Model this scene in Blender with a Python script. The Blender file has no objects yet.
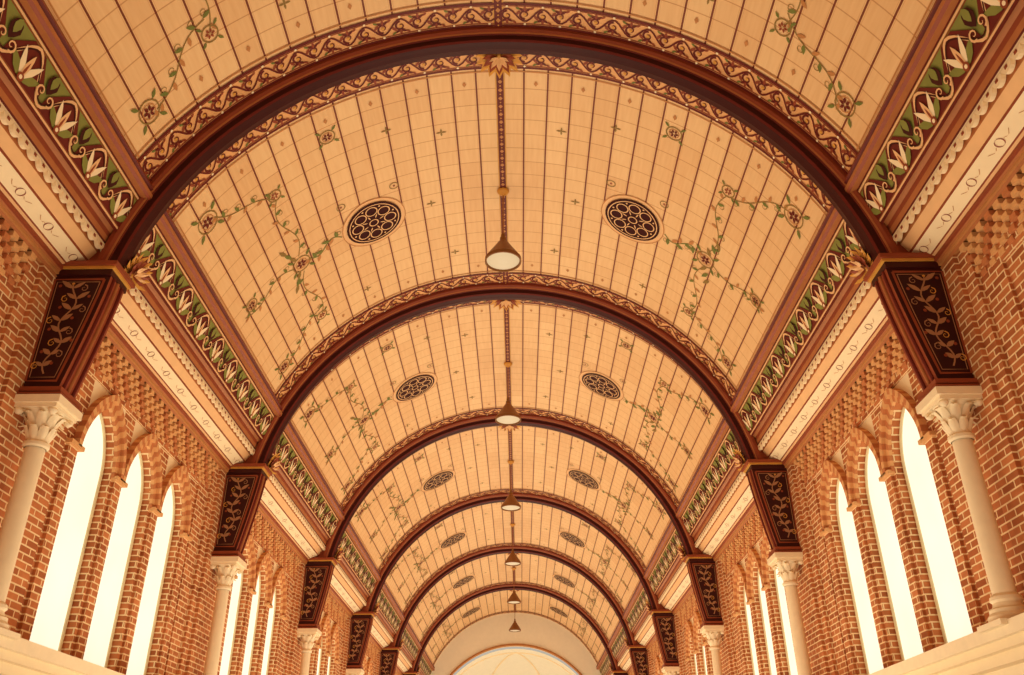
import bpy, math, random
from mathutils import Vector, Matrix
random.seed(5)
H=1.6; R=4.5; CZ=4.46+H; L=6.18; Y0=7.98
pi=math.pi; sin=math.sin; cos=math.cos
sc=bpy.context.scene
sc.view_settings.view_transform='Standard'
sc.view_settings.look='None'

# ---------------------------------------------------------------- materials
def lin(c):
    return tuple(((x/255)/12.92 if x/255<=0.04045 else (((x/255)+0.055)/1.055)**2.4) for x in c)+(1.0,)
def mat(name,c,rough=0.6,var=0.18,scale=6.0,metal=0.0,bump=0.0,spec=.3):
    m=bpy.data.materials.new(name); m.use_nodes=True
    nt=m.node_tree; b=nt.nodes['Principled BSDF']
    b.inputs['Roughness'].default_value=rough; b.inputs['Metallic'].default_value=metal
    b.inputs['Specular IOR Level'].default_value=spec
    tc=nt.nodes.new('ShaderNodeTexCoord'); n=nt.nodes.new('ShaderNodeTexNoise')
    n.inputs['Scale'].default_value=scale; n.inputs['Detail'].default_value=4
    nt.links.new(tc.outputs['Object'],n.inputs['Vector'])
    mx=nt.nodes.new('ShaderNodeMix'); mx.data_type='RGBA'
    col=lin(c)
    mx.inputs['A'].default_value=tuple(x*(1-var) for x in col[:3])+(1,)
    mx.inputs['B'].default_value=tuple(min(1,x*(1+var)) for x in col[:3])+(1,)
    nt.links.new(n.outputs['Fac'],mx.inputs['Factor'])
    nt.links.new(mx.outputs['Result'],b.inputs['Base Color'])
    if bump:
        bp=nt.nodes.new('ShaderNodeBump'); bp.inputs['Strength'].default_value=bump
        nt.links.new(n.outputs['Fac'],bp.inputs['Height']); nt.links.new(bp.outputs['Normal'],b.inputs['Normal'])
    return m
def emis(name,c,st):
    m=bpy.data.materials.new(name); m.use_nodes=True; nt=m.node_tree
    b=nt.nodes['Principled BSDF']; b.inputs['Base Color'].default_value=lin(tuple(x*.6 for x in c))
    b.inputs['Emission Color'].default_value=lin(c)
    tc=nt.nodes.new('ShaderNodeTexCoord'); n=nt.nodes.new('ShaderNodeTexNoise'); n.inputs['Scale'].default_value=1.2
    nt.links.new(tc.outputs['Object'],n.inputs['Vector'])
    mr=nt.nodes.new('ShaderNodeMapRange'); mr.inputs['To Min'].default_value=st*.85; mr.inputs['To Max'].default_value=st*1.1
    nt.links.new(n.outputs['Fac'],mr.inputs['Value']); nt.links.new(mr.outputs['Result'],b.inputs['Emission Strength'])
    return m
def brickmat(name,c1,c2,mo,bw=.23,rh=.078,ms=.010):
    m=bpy.data.materials.new(name); m.use_nodes=True; nt=m.node_tree
    b=nt.nodes['Principled BSDF']; b.inputs['Roughness'].default_value=.85; b.inputs['Specular IOR Level'].default_value=.2
    uv=nt.nodes.new('ShaderNodeUVMap'); br=nt.nodes.new('ShaderNodeTexBrick')
    br.inputs['Scale'].default_value=1; br.inputs['Brick Width'].default_value=bw
    br.inputs['Row Height'].default_value=rh; br.inputs['Mortar Size'].default_value=ms
    br.inputs['Mortar Smooth'].default_value=.3
    br.inputs['Color1'].default_value=lin(c1); br.inputs['Color2'].default_value=lin(c2); br.inputs['Mortar'].default_value=lin(mo)
    nt.links.new(uv.outputs['UV'],br.inputs['Vector'])
    n=nt.nodes.new('ShaderNodeTexNoise'); n.inputs['Scale'].default_value=9
    nt.links.new(uv.outputs['UV'],n.inputs['Vector'])
    mx=nt.nodes.new('ShaderNodeMix'); mx.data_type='RGBA'; mx.blend_type='OVERLAY'; mx.inputs['Factor'].default_value=.25
    nt.links.new(br.outputs['Color'],mx.inputs['A']); nt.links.new(n.outputs['Fac'],mx.inputs['B'])
    nt.links.new(mx.outputs['Result'],b.inputs['Base Color'])
    bp=nt.nodes.new('ShaderNodeBump'); bp.inputs['Strength'].default_value=.5; bp.inputs['Distance'].default_value=.01
    bp.invert=True
    nt.links.new(br.outputs['Fac'],bp.inputs['Height']); nt.links.new(bp.outputs['Normal'],b.inputs['Normal'])
    return m
def vaultmat():
    m=bpy.data.materials.new('painted_plank_vault'); m.use_nodes=True; nt=m.node_tree; N=nt.nodes.new; K=nt.links.new
    b=nt.nodes['Principled BSDF']; b.inputs['Roughness'].default_value=.55; b.inputs['Specular IOR Level'].default_value=.3
    uv=N('ShaderNodeUVMap'); sp=N('ShaderNodeSeparateXYZ'); K(uv.outputs['UV'],sp.inputs[0])
    def M(op,a,bb=None):
        n=N('ShaderNodeMath'); n.operation=op
        for i,x in enumerate((a,bb)):
            if x is None: continue
            if isinstance(x,(int,float)): n.inputs[i].default_value=x
            else: K(x,n.inputs[i])
        return n.outputs[0]
    u=M('DIVIDE',sp.outputs['X'],.335); v=M('DIVIDE',sp.outputs['Y'],.309)
    fu=M('ABSOLUTE',M('SUBTRACT',M('FRACT',u),.5)); fv=M('ABSOLUTE',M('SUBTRACT',M('FRACT',v),.5))
    lu=M('GREATER_THAN',fu,.5-.038); lv=M('GREATER_THAN',fv,.5-.024)
    lu2=M('MULTIPLY',M('GREATER_THAN',fu,.5-.095),M('LESS_THAN',fu,.5-.07))
    cb=N('ShaderNodeCombineXYZ'); K(M('FLOOR',u),cb.inputs[0]); K(M('FLOOR',M('DIVIDE',v,4)),cb.inputs[1])
    wn=N('ShaderNodeTexWhiteNoise'); K(cb.outputs[0],wn.inputs['Vector'])
    mp=N('ShaderNodeMapping'); mp.inputs['Scale'].default_value=(14,1.2,1); K(uv.outputs['UV'],mp.inputs['Vector'])
    no=N('ShaderNodeTexNoise'); no.inputs['Scale'].default_value=1.6; no.inputs['Detail'].default_value=5; K(mp.outputs[0],no.inputs['Vector'])
    f=M('ADD',M('MULTIPLY',wn.outputs['Value'],.35),M('MULTIPLY',no.outputs['Fac'],.65))
    def MX(fac,a,bb):
        n=N('ShaderNodeMix'); n.data_type='RGBA'
        if isinstance(fac,float): n.inputs['Factor'].default_value=fac
        else: K(fac,n.inputs['Factor'])
        for s,x in (('A',a),('B',bb)):
            if isinstance(x,tuple): n.inputs[s].default_value=x
            else: K(x,n.inputs[s])
        return n.outputs['Result']
    c=MX(f,lin((218,166,112)),lin((244,206,152)))
    c=MX(M('MULTIPLY',lv,.6),c,lin((178,112,60)))
    c=MX(M('MULTIPLY',lu2,.35),c,lin((196,128,68)))
    c=MX(M('MULTIPLY',lu,.95),c,lin((110,34,20)))
    K(c,b.inputs['Base Color'])
    bp=N('ShaderNodeBump'); bp.inputs['Strength'].default_value=.4; bp.inputs['Distance'].default_value=.01
    K(lu,bp.inputs['Height']); K(bp.outputs['Normal'],b.inputs['Normal'])
    return m
VAULT=vaultmat()
MAROON=mat('maroon_paint',(102,28,18),.55)
DARK=mat('dark_red_brown_wood',(64,20,16),.5,spec=.2)
REDBR=mat('red_brown_wood',(144,66,38),.5)
BROWN=mat('brown_wood',(176,106,60),.5)
GOLD=mat('gilt_ochre',(214,152,66),.45,.25)
CREAM=mat('cream_plaster',(246,222,180),.7,.06)
WHITE=mat('white_plaster',(242,232,208),.8,.05)
GREEN=mat('olive_green_paint',(130,130,60),.6,.25)
VGREEN=mat('vine_leaf_green_paint',(112,116,52),.6,.25)
PINK=mat('salmon_cream_paint',(234,184,130),.6,.1)
FRBG=mat('frieze_ground_paint',(228,168,110),.6,.15)
OLIVE=mat('faded_olive_vine_paint',(142,112,56),.6)
TAN=mat('tan_paint',(190,128,74),.6)
STONE=mat('cream_limestone',(246,224,186),.75,.08,10,bump=.1)
BRICK=brickmat('orange_brown_brick',(204,126,76),(160,88,50),(242,210,160))
BRICKP=mat('brick_piece',(196,122,74),.8,.28,14)
BRICKQ=mat('pale_brick_piece',(224,168,110),.8,.2,12)
GLASS=emis('overcast_window_glass',(255,247,220),1.0)
LEAD=mat('window_frame_paint',(226,206,160),.6)
LAMPG=emis('lamp_glass',(244,216,170),.5)
BRONZE=mat('lamp_shade_bronze',(134,88,48),.4,.2,8,.2)
ROD=mat('brass_rod',(150,92,50),.45,.2,8,.2)
PANEL=mat('bracket_panel_dark',(56,18,18),.5,spec=.2)
WHEEL=mat('vent_wheel_dark',(58,14,12),.5,spec=.1)
VINE=mat('bracket_vine_paint',(168,120,84),.55)
FLOORM=brickmat('stone_tile_floor',(150,130,105),(130,108,84),(90,76,60),.5,.5,.01)

# ---------------------------------------------------------------- mesh builder
class MB:
    def __init__(s): s.v=[];s.f=[];s.m=[];s.uv=[];s.sm=[];s.mats=[]
    def mi(s,m):
        if m not in s.mats: s.mats.append(m)
        return s.mats.index(m)
    def poly(s,pts,m,uvs=None):
        pts=[Vector(p) for p in pts]; i=len(s.v); s.v+=pts; s.f.append(list(range(i,i+len(pts)))); s.m.append(s.mi(m)); s.sm.append(False)
        if uvs is None:
            n=Vector((0,0,0))
            for a in range(len(pts)): n+=(pts[a]-pts[0]).cross(pts[(a+1)%len(pts)]-pts[0])
            ax=[abs(n.x),abs(n.y),abs(n.z)]; k=ax.index(max(ax))
            uvs=[((p.y,p.z) if k==0 else (p.x+.06,p.z) if k==1 else (p.y,p.x)) for p in pts]
        s.uv.append(uvs)
    def box(s,x0,x1,y0,y1,z0,z1,m):
        a=[(x0,y0,z0),(x1,y0,z0),(x1,y1,z0),(x0,y1,z0),(x0,y0,z1),(x1,y0,z1),(x1,y1,z1),(x0,y1,z1)]
        for q in ((0,3,2,1),(4,5,6,7),(0,1,5,4),(1,2,6,5),(2,3,7,6),(3,0,4,7)): s.poly([a[i] for i in q],m)
    def grid(s,fn,nu,nv,m,smooth=True,uvf=None):
        i0=len(s.v)
        for a in range(nu+1):
            for b in range(nv+1): s.v.append(Vector(fn(a/nu,b/nv)))
        for a in range(nu):
            for b in range(nv):
                p=i0+a*(nv+1)+b; s.f.append([p,p+nv+1,p+nv+2,p+1]); s.m.append(s.mi(m)); s.sm.append(smooth)
                q=[(a,b),(a+1,b),(a+1,b+1),(a,b+1)]
                s.uv.append([uvf(x/nu,y/nv) if uvf else (x/nu,y/nv) for x,y in q])
    def lathe(s,prof,c,m,seg=20,smooth=True):
        for (r0,z0),(r1,z1) in zip(prof,prof[1:]):
            s.grid(lambda a,b:(c[0]+(r0+(r1-r0)*b)*cos(2*pi*a),c[1]+(r0+(r1-r0)*b)*sin(2*pi*a),c[2]+z0+(z1-z0)*b),seg,1,m,smooth)
    def tube(s,path,r,m,seg=8):
        n=len(path)
        P=[Vector(p) for p in path]; fr=[]
        for i in range(n):
            t=(P[min(i+1,n-1)]-P[max(i-1,0)]).normalized()
            a=t.cross(Vector((0,1,0)) if abs(t.y)<.9 else Vector((1,0,0))).normalized(); fr.append((a,t.cross(a)))
        s.grid(lambda a,b:P[int(round(a*(n-1)))]+r*(fr[int(round(a*(n-1)))][0]*cos(2*pi*b)+fr[int(round(a*(n-1)))][1]*sin(2*pi*b)),n-1,seg,m)
    def prism(s,pts,fn0,fn1,m,msides=None):
        s.poly([fn0(p) for p in pts],m); s.poly([fn1(p) for p in pts],m)
        for a,b in zip(pts,pts[1:]+pts[:1]): s.poly([fn0(a),fn0(b),fn1(b),fn1(a)],msides or m)
    def mesh(s,name):
        me=bpy.data.meshes.new(name); me.from_pydata([tuple(v) for v in s.v],[],s.f)
        for m in s.mats: me.materials.append(m)
        me.polygons.foreach_set('material_index',s.m); me.polygons.foreach_set('use_smooth',s.sm)
        ul=me.uv_layers.new(name='UVMap'); flat=[c for f in s.uv for p in f for c in p]
        ul.data.foreach_set('uv',flat); me.update(); return me
def obj(name,me,parent=None,loc=(0,0,0)):
    o=bpy.data.objects.new(name,me); sc.collection.objects.link(o); o.location=loc
    if parent: o.parent=parent
    return o
def empty(name,loc=(0,0,0)):
    o=bpy.data.objects.new(name,None); sc.collection.objects.link(o); o.location=loc; o.empty_display_size=.2; return o

# ornaments drawn in (s,t) and mapped on a surface
class Orn:
    def __init__(s,mb,fn): s.mb=mb; s.fn=fn
    def poly(s,pts,m,h): s.mb.poly([s.fn(a,b,h) for a,b in pts],m)
    def rect(s,s0,s1,t0,t1,m,h,ns=1,nt=1):
        for i in range(ns):
            for j in range(nt):
                a=s0+(s1-s0)*i/ns; b=s0+(s1-s0)*(i+1)/ns; c=t0+(t1-t0)*j/nt; d=t0+(t1-t0)*(j+1)/nt
                s.poly([(a,c),(b,c),(b,d),(a,d)],m,h)
    def strip(s,path,w,m,h,taper=False):
        n=len(path); Lr=[]
        for i in range(n):
            a=path[max(i-1,0)]; b=path[min(i+1,n-1)]; dx=b[0]-a[0]; dy=b[1]-a[1]; l=math.hypot(dx,dy) or 1
            ww=w/2*(1-.8*i/(n-1) if taper else 1)
            Lr.append(((path[i][0]-dy/l*ww,path[i][1]+dx/l*ww),(path[i][0]+dy/l*ww,path[i][1]-dx/l*ww)))
        for a,b in zip(Lr,Lr[1:]): s.poly([a[0],b[0],b[1],a[1]],m,h)
    def leaf(s,p,ang,ln,wd,m,h):
        pr=[(0,0),(.2,.35),(.5,.5),(.8,.28),(1,0),(.8,-.28),(.5,-.5),(.2,-.35)]
        s.poly([(p[0]+a*ln*cos(ang)-b*wd*sin(ang),p[1]+a*ln*sin(ang)+b*wd*cos(ang)) for a,b in pr],m,h)
    def disc(s,p,r,m,h,n=12):
        if r<.15: s.poly([(p[0]+r*cos(2*pi*i/n),p[1]+r*sin(2*pi*i/n)) for i in range(n)],m,h)
        else: s.mb.grid(lambda a,b:s.fn(p[0]+r*b*cos(2*pi*a),p[1]+r*b*sin(2*pi*a),h),n,5,m,False)
    def ring(s,p,r,w,m,h,n=16):
        s.strip([(p[0]+r*cos(2*pi*i/n),p[1]+r*sin(2*pi*i/n)) for i in range(n+1)],w,m,h)
    def spiral(s,p,r,a0,dr,w,m,h,turns=1.2,n=12):
        s.strip([(p[0]+r*(1-.85*i/n)*cos(a0+dr*turns*2*pi*i/n),p[1]+r*(1-.85*i/n)*sin(a0+dr*turns*2*pi*i/n)) for i in range(n+1)],w,m,h,True)

def vmap(s,t,h): th=s/R; return ((R-h)*sin(th),t,CZ+(R-h)*cos(th))
TH=1.171; S=R*TH

# ---------------------------------------------------------------- ceiling bay
vb=MB()
vb.grid(lambda a,b:vmap((2*a-1)*(S+.02),b*L,0),72,1,VAULT,True,lambda a,b:((2*a-1)*(S+.02),b*L))
vault_me=vb.mesh('vault_planks')
ob=MB(); O=Orn(ob,vmap)
FA,FB=.19,.53
def frieze(t0,t1):
    W=t1-t0; P=.44; n=int(2*S/P); P=2*S/n
    O.rect(-S,S,t0,t1,FRBG,.006,60,1)
    for q,w,m in ((0,.04,MAROON),(1,.035,MAROON),(.10,.014,REDBR),(.90,.014,REDBR)):
        O.rect(-S,S,t0+W*q-w/2,t0+W*q+w/2,m,.012,60,1)
    c=(t0+t1)/2
    for i in range(n):
        s0=-S+i*P
        O.strip([(s0+P*k/10,c+W*.29*sin(2*pi*k/10)) for k in range(11)],.024,MAROON,.014)
        for hh,sg in ((.25,1),(.75,-1)):
            x=s0+P*hh
            O.spiral((x,c-sg*W*.02),.075,sg*pi/2,sg,.032,MAROON,.015)
            O.disc((x,c-sg*W*.02),.022,GOLD,.017,8)
            for da in (-.95,0,.95): O.leaf((x,c-sg*.055),-sg*pi/2+da,.09,.038,MAROON if da else REDBR,.016)
            for dx in (-.11,.11): O.leaf((x+dx,c+sg*W*.36),-sg*pi/2+(1 if dx>0 else -1)*sg,.07,.03,VGREEN if dx>0 else REDBR,.016)
            O.disc((x,c+sg*W*.40),.018,CREAM,.018,6)
        O.leaf((s0+P*.5,c),.9,.10,.04,REDBR,.016); O.leaf((s0,c),-.9,.10,.04,REDBR,.016)
frieze(FA,FB); frieze(L-FB,L-FA)
O.rect(-.05,.05,.17,L-.17,MAROON,.02,1,1)
O.rect(-.068,-.05,.17,L-.17,GOLD,.012); O.rect(.05,.068,.17,L-.17,GOLD,.012)
k=.3
while k<L-.25:
    O.poly([(-.032,k),(0,k-.04),(.032,k),(0,k+.04)],TAN,.024); O.disc((0,k+.08),.012,GOLD,.024,6); k+=.16
for sg in (1,-1):
    ms=sg*R*.488; mt=L/2+.22
    O.disc((ms,mt),.56,PINK,.006,32); O.ring((ms,mt),.55,.016,TAN,.01,32); O.disc((ms,mt),.47,WHEEL,.014,32)
    O.ring((ms,mt),.46,.035,WHEEL,.024,32); O.ring((ms,mt),.43,.016,PINK,.028,32)
    O.ring((ms,mt),.075,.018,PINK,.026,14)
    for i in range(8):
        a=2*pi*i/8; O.ring((ms+.285*cos(a),mt+.285*sin(a)),.098,.018,PINK,.026,14)
        a2=a+pi/8; O.leaf((ms+.11*cos(a2),mt+.11*sin(a2)),a2,.10,.022,PINK,.026); O.disc((ms+.38*cos(a2),mt+.38*sin(a2)),.018,PINK,.026,6)
    def vine(p,q,amp,nw,m=OLIVE,w=.015,ls=1.1):
        n=26; path=[]
        dx=q[0]-p[0]; dy=q[1]-p[1]; l=math.hypot(dx,dy)
        for i in range(n+1):
            u=i/n; o=amp*sin(u*nw*2*pi)
            path.append((p[0]+dx*u-dy/l*o,p[1]+dy*u+dx/l*o))
        O.strip(path,w,m,.008)
        for i in range(3,n-1,3):
            a=math.atan2(path[i+1][1]-path[i][1],path[i+1][0]-path[i][0]); e=1 if (i//3)%2 else -1
            O.leaf(path[i],a+e*.9,.11*ls,.05*ls,VGREEN if i%2 else TAN,.009)
            if i%2: O.spiral((path[i][0]-.07*e*sin(a),path[i][1]+.07*e*cos(a)),.055,a,e,.012,OLIVE,.009,1.1,9)
        return path
    def flower(p,r=1,full=True):
        O.ring(p,.13*r,.018,OLIVE,.01,16)
        if full: O.ring(p,.085*r,.012,TAN,.01,12)
        for i in range(6): a=i*pi/3; O.leaf((p[0]+.015*cos(a),p[1]+.015*sin(a)),a,.065*r,.038*r,MAROON if full else REDBR,.011)
        for i in range(4): a=i*pi/2+pi/4; O.leaf((p[0]+.14*r*cos(a),p[1]+.14*r*sin(a)),a,.11*r,.045*r,VGREEN,.011)
    cs=sg*3.55
    vine((ms+sg*.57,mt),(cs-sg*.15,mt),.10,1,VGREEN,.017,1.4); vine((cs+sg*.15,mt),(sg*4.8,mt),.10,1)
    vine((cs,mt-.2),(cs,mt-1.6),.10,1); vine((cs,mt+.2),(cs,mt+1.6),.10,1)
    vine((cs,mt-1.6),(sg*4.5,mt-2.2),.06,1); vine((cs,mt+1.4),(sg*4.5,mt+2.0),.06,1)
    flower((cs,mt),1.25); flower((cs,mt-1.7),.8,False); flower((cs,mt+1.6),.8,False)
    flower((sg*4.6,mt-2.2),1.3); flower((sg*4.6,mt+1.95),1.1); flower((sg*2.55,mt-2.2),.9); flower((sg*4.6,mt-.1),.9)
    for dx in (-.45,.45): O.ring((ms+dx,mt-.68),.07,.014,OLIVE,.01,12); O.disc((ms+dx,mt-.68),.02,REDBR,.01,6)
    for e in (-1,1):
        for d in (.15,.3,.45): O.leaf((cs+sg*.4*d,mt+e*d*.9),e*pi/2+.5*e,.2,.07,VGREEN if d==.3 else OLIVE,.01)
    for p in ((sg*.9,mt-1.6),(sg*.9,mt+1.5),(sg*1.7,mt-1.9),(sg*2.6,mt+1.7),(sg*1.2,mt)):
        for i in range(4): a=i*pi/2; O.leaf(p,a,.08,.03,OLIVE,.009)
    for i in range(1,14):
        for t in (.82,L-.82):
            if i%2: O.poly([(sg*.335*(i+.5)-.03,t),(sg*.335*(i+.5),t-.05),(sg*.335*(i+.5)+.03,t),(sg*.335*(i+.5),t+.05)],TAN,.009)
for sg in (1,-1):
    O.rect(sg*(S-.30),sg*(S-.28),FB,L-FB,TAN,.008); O.rect(sg*(S-.24),sg*(S-.2),FB,L-FB,MAROON,.008)
for t in (.60,L-.60): O.rect(-S+.2,S-.2,t-.01,t+.01,TAN,.008,50,1)
orn_me=ob.mesh('vault_painting')

# ---------------------------------------------------------------- side cornice of a bay (sg = side)
CB=CZ-H
def cornice(sg):
    mb=MB()
    def run(pts,m):
        for (x0,z0),(x1,z1) in zip(pts,pts[1:]): mb.poly([(sg*x0,0,z0+H),(sg*x1,0,z1+H),(sg*x1,L,z1+H),(sg*x0,L,z0+H)],m)
    def pc(th,r=R): return (r*sin(th),CB+r*cos(th))
    run([pc(1.118),pc(1.122,4.44)],BROWN); run([pc(1.122,4.44),pc(1.130,4.41)],REDBR); run([pc(1.130,4.41),pc(1.140,4.43)],MAROON)
    run([pc(1.140,4.43),pc(1.144,4.38),pc(1.154,4.37)],BROWN); run([pc(1.154,4.37),pc(1.162,4.39)],REDBR); run([pc(1.162,4.39),pc(1.166,4.465)],BROWN)
    g0,g1=R*1.166,R*1.282
    F=Orn(mb,lambda s,t,h:(sg*(R-h)*sin(s/R),t,CZ+(R-h)*cos(s/R)))
    F.rect(g0,g1,0,L,GREEN,.03,4,1)
    W=g1-g0; c=(g0+g1)/2
    for q,w,m in ((.01,.03,MAROON),(.98,.04,MAROON),(.07,.024,PINK),(.92,.024,PINK),(.115,.012,REDBR),(.88,.012,REDBR)): F.rect(g0+W*q-w/2,g0+W*q+w/2,0,L,m,.036)
    n=9; P=L/n
    for i in range(n):
        t0=i*P; tm=t0+P/2
        F.poly([(g1-W*.13,t0+.03),(g0+W*.55,t0+P*.07),(g0+W*.14,tm-.10),(g0+W*.14,tm+.10),(g0+W*.55,t0+P*.93),(g1-W*.13,t0+P-.03)],MAROON,.038)
        F.strip([(c+W*.35*cos(2*pi*k/14),t0+P*k/14) for k in range(15)],.030,PINK,.044)
        F.strip([(c+W*.285*cos(2*pi*k/14),t0+P*k/14) for k in range(15)],.018,DARK,.046)
        for da in (-1.0,1.0): F.leaf((g1-W*.15,tm),pi+da,W*.52,.095,GREEN,.048)
        for da in (-.5,.5): F.leaf((g1-W*.15,tm),pi+da,W*.60,.07,CREAM,.050)
        F.leaf((g1-W*.14,tm),pi,W*.55,.075,PINK,.053); F.leaf((g1-W*.14,tm),pi,W*.38,.03,REDBR,.055)
        F.disc((g1-W*.18,tm),.045,REDBR,.056,10); F.disc((g1-W*.18,tm),.022,CREAM,.058,8)
        F.leaf((g0+W*.13,t0),0,W*.45,.16,DARK,.049); F.leaf((g0+W*.13,t0),0,W*.32,.09,GREEN,.053)
        for e in (-1,1): F.spiral((c+.06,t0+e*.075),.065,0,e,.026,PINK,.055)
    run([(4.35,5.80),(4.27,5.79),(4.27,5.765)],REDBR); run([(4.27,5.765),(4.31,5.755),(4.345,5.72)],BROWN); run([(4.345,5.72),(4.36,5.67)],REDBR)
    run([(4.36,5.67),(4.375,5.61)],BROWN); run([(4.375,5.61),(4.39,5.585)],MAROON); run([(4.39,5.585),(4.39,5.54)],GOLD)
    nn=38; p=L/nn
    for i in range(nn):
        y=(i+.5)*p; pts=[(y+p*.49*cos(pi*k/8),5.545-.085*sin(pi*k/8)) for k in range(9)]
        mb.prism(pts,lambda q:(sg*4.365,q[0],q[1]+H),lambda q:(sg*4.41,q[0],q[1]+H),CREAM)
        mb.box(min(sg*4.36,sg*4.40),max(sg*4.36,sg*4.40),y-.02,y+.02,5.50+H,5.53+H,REDBR)
    mb.box(min(sg*4.365,sg*4.42),max(sg*4.365,sg*4.42),0,L,5.54+H,5.565+H,CREAM)
    run([(4.42,5.56),(4.45,5.48)],BROWN)
    run([(4.45,5.48),(4.52,5.38)],PINK); run([(4.52,5.38),(4.53,5.355)],REDBR); run([(4.53,5.355),(4.68,5.27)],CREAM); run([(4.68,5.27),(4.69,5.255)],REDBR)
    run([(4.69,5.255),(4.72,5.245)],PINK); run([(4.72,5.245),(4.72,5.21),(4.76,5.20)],REDBR); run([(4.76,5.20),(4.76,5.15),(4.95,5.13)],TAN)
    C=Orn(mb,lambda s,t,h:(sg*(4.53+.15*s-.5*h),t,5.355-.085*s-.9*h+H))
    for i in range(11):
        y=(i+.5)*L/11
        C.strip([(.5+.26*cos(2*pi*k/14),y+.05*sin(2*pi*k/14)) for k in range(15)],.014,REDBR,.004)
        for e in (-1,1): C.strip([(.5+.12*sin(k),y+e*(.07+.03*k)) for k in range(5)],.012,TAN,.004)
    mb.poly([(sg*4.8,0,5.12+H),(sg*4.8,L,5.12+H),(sg*4.3,L,5.9+H),(sg*4.3,0,5.9+H)],BROWN)
    return mb.mesh('cornice')

# ---------------------------------------------------------------- wall bay
LC=[L/2-1.25,L/2,L/2+1.25]; LW=.46; SPZ=3.74+H; RISE=.74; SILL=1.58+H
AC=(RISE**2-LW**2)/(2*LW); AR=LW+AC
def archpts(extra=0,n=9):
    r=AR+extra; out=[]
    a1=math.acos(AC/r)
    for i in range(n): a=a1*i/(n-1); out.append((-AC+r*cos(a),r*sin(a)))
    return out+[(-x,z) for x,z in reversed(out[:-1])]
def wallbay(sg):
    mb=MB()
    def X(x): return sg*x
    def q(x,y0,y1,z0,z1,m=BRICK): mb.poly([(X(x),y0,z0),(X(x),y1,z0),(X(x),y1,z1),(X(x),y0,z1)],m)
    T=4.66+H; PX=4.93; GX=5.06
    a0,a1=1.02,L-1.02
    for y0,y1 in ((0,.42),(L-.42,L)): mb.box(min(X(4.80),X(5.4)),max(X(4.80),X(5.4)),y0,y1,0,5.2+H,BRICK)
    for y0,y1 in ((.42,.62),(L-.62,L-.42)): mb.box(min(X(4.85),X(5.4)),max(X(4.85),X(5.4)),y0,y1,0,5.2+H,BRICK)
    for y0,y1 in ((.62,a0),(L-a0,L-.62)): mb.box(min(X(4.90),X(5.4)),max(X(4.90),X(5.4)),y0,y1,0,5.2+H,BRICK)
    q(4.90,a0,a1,0,1.5+H); q(4.90,a0,a1,T,5.2+H)
    mb.poly([(X(4.90),a0,T),(X(4.90),a1,T),(X(PX),a1,T),(X(PX),a0,T)],BRICK)
    ap=archpts()
    edges=[a0]+sum([[c-LW,c+LW] for c in LC],[])+[a1]
    for i in range(0,len(edges),2): q(PX,edges[i],edges[i+1],SILL,T)
    for c in LC:
        P=[(c+y,SPZ+z) for y,z in ap]
        for a,b in zip(P,P[1:]): mb.poly([(X(PX),a[0],a[1]),(X(PX),b[0],b[1]),(X(PX),b[0],T),(X(PX),a[0],T)],CREAM)
        out=[(c+LW,SILL)]+P+[(c-LW,SILL)]
        for a,b in zip(out,out[1:]):
            mb.poly([(X(PX),a[0],a[1]),(X(PX),b[0],b[1]),(X(GX),b[0],b[1]),(X(GX),a[0],a[1])],BRICK,
                [(PX,a[1]),(PX,b[1]),(GX,b[1]),(GX,a[1])])
        for e0,e1,xf,n in ((0,.09,4.89,8),(.09,.165,4.84,8)):
            I=archpts(e0,n*2-1); E=archpts(e1,n*2-1)
            for k in range(len(I)-1):
                m=(BRICKQ if k%2 else BRICKP)
                A=[(c+I[k][0],SPZ+I[k][1]),(c+I[k+1][0],SPZ+I[k+1][1]),(c+E[k+1][0],SPZ+E[k+1][1]),(c+E[k][0],SPZ+E[k][1])]
                mb.prism(A,lambda p:(X(xf),p[0],p[1]),lambda p:(X(PX+.02),p[0],p[1]),m)
        fr=[(c+LW-.03,SILL)]+[(c+y*.94,SPZ+z*.97) for y,z in ap]+[(c-LW+.03,SILL)]
        mb.tube([(X(GX-.02),a,b) for a,b in fr],.02,LEAD,6)
        mb.poly([(X(GX-.005),a,b) for a,b in out],GLASS)
    for y in (LC[0]-.625,LC[0]+.625,LC[1]+.625,LC[2]+.625):
        mb.box(min(X(4.89),X(PX)),max(X(4.89),X(PX)),y-.10,y+.10,SILL-.02,SPZ-.0,BRICK)
        mb.box(min(X(4.84),X(PX)),max(X(4.84),X(PX)),y-.155,y+.155,SPZ-.03,SPZ+.02,BRICKQ)
    mb.poly([(X(4.84),a0,SILL-.08),(X(4.84),a1,SILL-.08),(X(GX),a1,SILL+.02),(X(GX),a0,SILL+.02)],STONE)
    for x,z0,z1,m in ((4.44,1.34,1.46,STONE),(4.50,1.26,1.34,CREAM),(4.58,1.16,1.26,CREAM),(4.70,1.04,1.16,STONE),(4.84,.98,1.04,TAN)):
        mb.box(min(X(x),X(5.0)),max(X(x),X(5.0)),0,L,z0+H,z1+H,m)
    z=4.70+H; row=0
    for xr in (4.885,4.87,4.855,4.84,4.82,4.80):
        y=.55+(.09 if row%2 else 0)
        while y<L-.60:
            mb.box(min(X(xr),X(4.92)),max(X(xr),X(4.92)),y,y+.10,z,z+.060,BRICKQ if (int(y*10)+row)%3 else BRICKP); y+=.18
        z+=.072; row+=1
    return mb.mesh('wall_bay')

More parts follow.
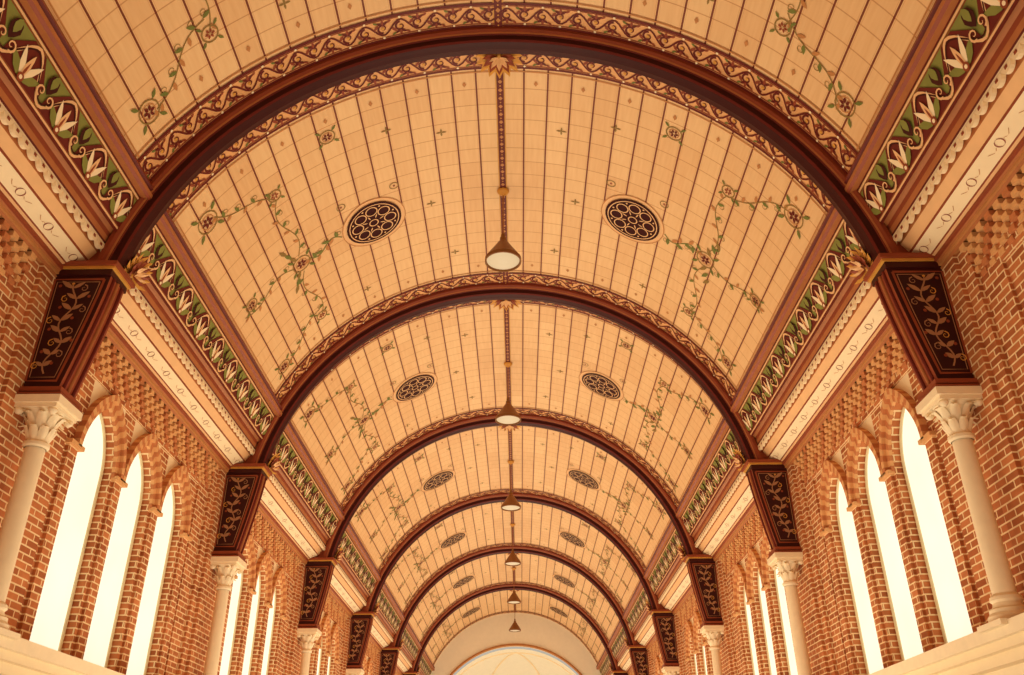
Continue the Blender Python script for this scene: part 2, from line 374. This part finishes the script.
ceiling=empty('ceiling')
wl=empty('wall_left'); wr=empty('wall_right')
cor={-1:cornice(-1),1:cornice(1)}; wal={-1:wallbay(-1),1:wallbay(1)}
for b in range(-2,6):
    y=Y0+L*b
    obj('vault_planks',vault_me,ceiling,(0,y,0)); obj('vault_painting',orn_me,ceiling,(0,y,0))
    for sg,w in ((-1,wl),(1,wr)):
        obj('cornice',cor[sg],w,(0,y,0)); obj('bay_masonry_and_lancets',wal[sg],w,(0,y,0))

# ---------------------------------------------------------------- ribs + brackets
rb=MB()
prof=[(-.17,4.50,REDBR),(-.17,4.45,REDBR),(-.145,4.42,BROWN),(-.135,4.40,MAROON),(-.12,4.385,DARK),(-.12,4.31,MAROON),(-.10,4.285,DARK),(-.05,4.275,DARK),(0,4.26,DARK),(.05,4.275,DARK),(.10,4.285,MAROON),(.12,4.31,DARK),(.12,4.385,BROWN),(.145,4.42,REDBR),(.17,4.45,REDBR),(.17,4.50,REDBR)]
TE=math.acos((5.28-CB)/4.25)
for (y0,r0,m),(y1,r1,_) in zip(prof,prof[1:]):
    rb.grid(lambda a,b:((r0+(r1-r0)*b)*sin((2*a-1)*TE),y0+(y1-y0)*b,CZ+(r0+(r1-r0)*b)*cos((2*a-1)*TE)),64,1,m)
def goldleaf(mb,c,ax,up,nrm,sc_):
    ax=Vector(ax).normalized(); up=Vector(up).normalized(); nrm=Vector(nrm).normalized(); c=Vector(c)
    for j,(rad,wd,h) in enumerate(((.24,.085,.02),(.17,.07,.05),(.10,.05,.08))):
        n=9-2*j
        for i in range(n):
            a=pi*(i/(n-1))*1.15-.075*pi
            d=(ax*cos(a)+up*sin(a)); t=nrm.cross(d)
            rr=rad*sc_; w=wd*sc_
            p=[c+nrm*h*.4, c+d*rr*.4+t*w*.5+nrm*h, c+d*rr*.75+t*w*.45+nrm*(h+.02), c+d*rr+nrm*(h+.07), c+d*rr*.75-t*w*.45+nrm*(h+.02), c+d*rr*.4-t*w*.5+nrm*h]
            mid=c+d*rr*.6+nrm*(h+.035)
            for q in range(6): mb.poly([p[q],p[(q+1)%6],mid],(GOLD,REDBR,PINK)[j])
    mb.lathe([(0,-.0),(.035,.02),(.04,.05),(.02,.09),(0,.1)],c+Vector((0,0,-.05)),GOLD,10)
goldleaf(rb,(0,.22,CZ+4.38),(1,0,0),(0,1,0),(0,0,-1),1.35)
for sg in (-1,1):
    def X(x): return sg*x
    pts=[]
    for i in range(9):
        th=TE-(TE-1.13)*i/8; pts.append((4.39*sin(th),CB+4.39*cos(th)))
    pts+= [(4.86,5.92),(4.86,5.23)]
    rb.prism(pts,lambda p:(X(p[0]),-.13,p[1]+H),lambda p:(X(p[0]),.13,p[1]+H),REDBR)
    for x,z0,z1,hy,m in ((4.13,5.24,5.29,.25,REDBR),(4.16,5.21,5.24,.22,GOLD),(4.19,5.14,5.21,.20,DARK)):
        rb.box(min(X(x),X(4.86)),max(X(x),X(4.86)),-hy,hy,z0+H,z1+H,m)
    ZB=3.79
    def xin(z): 
        u=max(0,(5.14-z)/(5.14-ZB)); return 4.20+.24*(u**1.2)
    zs=[5.14-(5.14-ZB)*i/10 for i in range(11)]
    body=[(xin(z),z) for z in zs]+[(4.84,ZB),(4.84,5.14)]
    rb.prism(body,lambda p:(X(p[0]),-.17,p[1]+H),lambda p:(X(p[0]),.17,p[1]+H),DARK,REDBR)
    for y in (-.10,0,.10):
        rb.tube([(X(xin(z)-.004),y,z+H) for z in zs],.022,MAROON if y else BROWN,6)
    for fy,dr in ((-.17,-1),(.17,1)):
        B=Orn(rb,lambda s,t,h:(X(s),fy+dr*h,t+H))
        inn=[(xin(z)+.05,z) for z in (5.09,4.9,4.6,4.3,4.1,3.87)]
        fr_=inn+[(4.79,3.87),(4.79,5.09)]
        B.poly(fr_,PANEL,.004)
        B.strip(fr_+[inn[0]],.03,REDBR,.012)
        in2=[(xin(z)+.085,z) for z in (5.055,4.9,4.6,4.3,4.1,3.91)]
        B.strip(in2+[(4.755,3.91),(4.755,5.055),in2[0]],.010,VINE,.014)
        st=[]
        for k in range(25):
            u=k/24; z=3.95+1.07*u; mid=(xin(z)+.085+4.755)/2
            st.append((mid+.05*sin(u*3*2*pi*.75),z))
        B.strip(st,.018,VINE,.012)
        for k in range(2,24,3):
            e=1 if (k//3)%2 else -1; z=st[k][1]; hw=(4.755-xin(z)-.085)/2
            B.leaf(st[k],pi/2-e*.95,hw*.75,.055,VINE,.014)
            B.leaf(st[k],pi/2+e*1.0,hw*.65,.045,VINE,.013)
            B.spiral((st[k][0]-e*hw*.55,z+.0),.045,pi/2,e,.014,VINE if k%2 else GOLD,.015,1.2,9)
            B.disc((st[k][0]+e*hw*.62,z+.03),.02,REDBR,.016,7)
        B.leaf(st[24],pi/2,.03,.04,GOLD,.014)
    for x,z0,z1,hy,m in ((4.38,3.74,3.79,.22,REDBR),(4.42,3.72,3.74,.20,DARK),(4.36,3.69,3.72,.24,REDBR)):
        rb.box(min(X(x),X(4.86)),max(X(x),X(4.86)),-hy,hy,z0+H,z1+H,m)
    goldleaf(rb,(X(4.20),.2,5.40+H),(0,1,.1),(-sg*.25,.1,1),(-sg,.3,0),1.2)
rib_me=rb.mesh('arch_rib')
def column(sg):
    mb=MB(); c=(sg*4.60,0,H)
    x=sg*4.60
    mb.box(x-.25,x+.25,-.25,.25,3.61+H,3.69+H,STONE); mb.box(x-.22,x+.22,-.22,.22,3.57+H,3.61+H,STONE)
    mb.lathe([(.105,3.20),(.125,3.22),(.125,3.25),(.10,3.27),(.105,3.35),(.12,3.45),(.16,3.54),(.20,3.58)],c,STONE)
    mb.lathe([(.104,1.72),(.094,3.20)],c,STONE,24)
    mb.lathe([(.19,1.46),(.19,1.52),(.165,1.55),(.165,1.58),(.13,1.60),(.12,1.64),(.14,1.66),(.135,1.69),(.104,1.72)],c,STONE,24)
    mb.box(x-.22,x+.22,-.22,.22,1.42+H,1.47+H,STONE)
    for ring,(n,z0,z1,ro,wd,off) in enumerate(((8,3.28,3.45,.07,.085,0),(8,3.36,3.60,.13,.09,.5))):
        for i in range(n):
            a=2*pi*(i+off)/n; d=Vector((cos(a),sin(a),0)); t=Vector((-sin(a),cos(a),0)); o=Vector(c)
            def lf(u,w):
                r=.107+ro*u**2+ (.02*sin(u*pi)); z=z0+(z1-z0)*(u if u<.8 else .8-(u-.8)*.9); wi=wd*(.65+.5*sin(u*pi))*(1-.55*u**3)
                r+=(.03*(u-.8)*5 if u>.8 else 0)
                return o+d*(r-.04*abs(w-.5))+t*wi*(w-.5)+Vector((0,0,z))
            mb.grid(lf,8,4,STONE)
    for i in range(4):
        a=pi/4+i*pi/2; p=Vector(c)+Vector((cos(a)*.24,sin(a)*.24,3.55)); 
        mb.grid(lambda u,v:p+Vector((cos(a)*cos(2*pi*v)*.045*sin(pi*u)-sin(a)*.045*cos(pi*u),sin(a)*cos(2*pi*v)*.045*sin(pi*u)+cos(a)*.045*cos(pi*u),.045*sin(pi*u)*sin(2*pi*v))),6,10,STONE)
    return mb.mesh('wall_column')
colm={-1:column(-1),1:column(1)}
for k in range(-1,6):
    y=Y0+L*k
    obj('timber_arch_rib',rib_me,None,(0,y,0))
    for sg in (-1,1): obj('wall_column',colm[sg],None,(0,y,0))

# ---------------------------------------------------------------- pendant lamps
lm=MB(); zt=CZ+R-.02; zb=7.54+H
lm.lathe([(0,0),(.10,-.01),(.085,-.04),(.04,-.07),(.012,-.10)],(0,0,zt),GOLD,16)
lm.lathe([(.012,zb+.5),(.012,zt-.05)],(0,0,0),ROD,8)
lm.lathe([(0,.56),(.025,.55),(.035,.51),(.025,.48),(.05,.46),(.055,.39),(.08,.37),(.11,.32),(.275,.07),(.285,.06),(.285,.0),(.27,-.005),(.255,.03),(.07,.34)],(0,0,zb),BRONZE,28)
lm.lathe([(.262,.03),(.22,.015),(.15,.0),(.08,-.012),(0,-.015)],(0,0,zb),LAMPG,28)
lamp_me=lm.mesh('pendant_lamp')
for b in range(-1,6):
    obj('pendant_lamp',lamp_me,None,(0,Y0+L*b+L/2+.1,0))

# ---------------------------------------------------------------- floor, end walls, apse
fb=MB(); fb.box(-5.4,5.4,Y0-2*L-.3,52,-.2,0,FLOORM); obj('floor',fb.mesh('floor'))
YE=Y0+6*L
eb=MB(); AR2=4.4; AZ=3.0+H
n=40
pts=[(AR2*cos(pi*i/n),AZ+AR2*sin(pi*i/n)) for i in range(n+1)]
for y in (YE,YE+.5):
    for a,b in zip(pts,pts[1:]): eb.poly([(a[0],y,a[1]),(b[0],y,b[1]),(b[0],y,11.2),(a[0],y,11.2)],WHITE)
    for s in (-1,1): eb.poly([(s*AR2,y,0),(s*5.4,y,0),(s*5.4,y,11.2),(s*AR2,y,11.2)],WHITE)
full=[(AR2,0)]+pts+[(-AR2,0)]
for a,b in zip(full,full[1:]): eb.poly([(a[0],YE,a[1]),(b[0],YE,b[1]),(b[0],YE+.5,b[1]),(a[0],YE+.5,a[1])],CREAM)
eb.tube([(a[0]*.99,YE-.02,a[1]) for a in full],.06,TAN,8)
obj('wall_end',eb.mesh('wall_end'))
ab=MB(); ya=YE+1.6; RA=4.3
ab.grid(lambda a,b:(RA*cos(pi*a),YE+.5+(ya-YE-.5)*b,AZ+RA*sin(pi*a)),32,1,WHITE)
ab.grid(lambda a,b:(RA*cos(pi*a)*cos(pi/2*b),ya+RA*sin(pi*a)*cos(pi/2*b),AZ+RA*sin(pi/2*b)),32,16,WHITE)
ab.grid(lambda a,b:(RA*cos(pi*a),ya+RA*sin(pi*a),AZ*b),32,1,WHITE,True)
for s in (-1,1): ab.poly([(s*RA,YE+.5,0),(s*RA,ya,0),(s*RA,ya,AZ),(s*RA,YE+.5,AZ)],WHITE)
for az in (0,60,120,180):
    a=math.radians(az)
    ab.tube([((RA+.0)*cos(a)*cos(e),ya+(RA+.0)*sin(a)*cos(e),AZ+(RA+.0)*sin(e)) for e in [pi/2*i/14 for i in range(15)]],.05,CREAM,8)
for az in (30,60,90,120,150):
    a=math.radians(az)
    P=[]
    for y,z in [(LW*1.3,-2.4)]+[(p[0]*1.3,p[1]*1.3) for p in archpts()]+[(-LW*1.3,-2.4)]:
        P.append(((RA-.04)*cos(a)-y*sin(a),ya+(RA-.04)*sin(a)+y*cos(a),AZ+.4+z))
    ab.tube(P,.07,TAN,6)
    P2=[Vector(p)-Vector((cos(a),sin(a),0))*.02 for p in P]; ab.poly(P2,GLASS)
obj('apse',ab.mesh('apse'))
bb=MB(); yb=Y0-2*L
bb.box(-5.4,5.4,yb-.3,yb,0,11.2,BRICK)
obj('wall_back',bb.mesh('wall_back'))
db=MB(); yb+=.01
db.box(-1.3,-.02,yb,yb+.08,0,3,BROWN); db.box(.02,1.3,yb,yb+.08,0,3,BROWN)
for x in (-.66,.66):
    for z in (.4,1.6): db.box(x-.45,x+.45,yb+.08,yb+.11,z,z+1.0,REDBR)
db.box(-1.45,-1.3,yb,yb+.16,0,3.15,STONE); db.box(1.3,1.45,yb,yb+.16,0,3.15,STONE); db.box(-1.45,1.45,yb,yb+.16,3.0,3.2,STONE)
obj('door_1',db.mesh('door_1'))

# ---------------------------------------------------------------- lights
def area(name,loc,e,sx,sy,col,rot=(pi,0,0)):
    l=bpy.data.lights.new(name,'AREA'); l.shape='RECTANGLE'; l.size=sx; l.size_y=sy; l.energy=e; l.color=col
    o=bpy.data.objects.new(name,l); sc.collection.objects.link(o); o.location=loc; o.rotation_euler=rot; return o
for b,e in zip(range(-2,6),(110,215,330,345,340,330,330,310)):
    area('bay_fill_light',(0,Y0+L*b+L/2,.6),e,6,4,(1,.865,.63))  # added upward fill near the floor, one per bay; no real fixture
pl=bpy.data.lights.new('apse_light','POINT'); pl.energy=170; pl.color=(1,.92,.78); pl.shadow_soft_size=.6
po=bpy.data.objects.new('apse_light',pl); sc.collection.objects.link(po); po.location=(0,YE+2,3)
w=bpy.data.worlds.new('World'); sc.world=w; w.use_nodes=True
w.node_tree.nodes['Background'].inputs[0].default_value=(1,.9,.75,1); w.node_tree.nodes['Background'].inputs[1].default_value=.5

# ---------------------------------------------------------------- camera
cam=bpy.data.cameras.new('camera'); co=bpy.data.objects.new('camera',cam); sc.collection.objects.link(co)
cam.sensor_width=36; cam.lens=860/1024*36
M=Matrix.Translation((.2,0,H))@Matrix.Rotation(.0061,4,'Z')@Matrix.Rotation(math.radians(119),4,'X')@Matrix.Rotation(-.006,4,'Z')
co.matrix_world=M
sc.camera=co
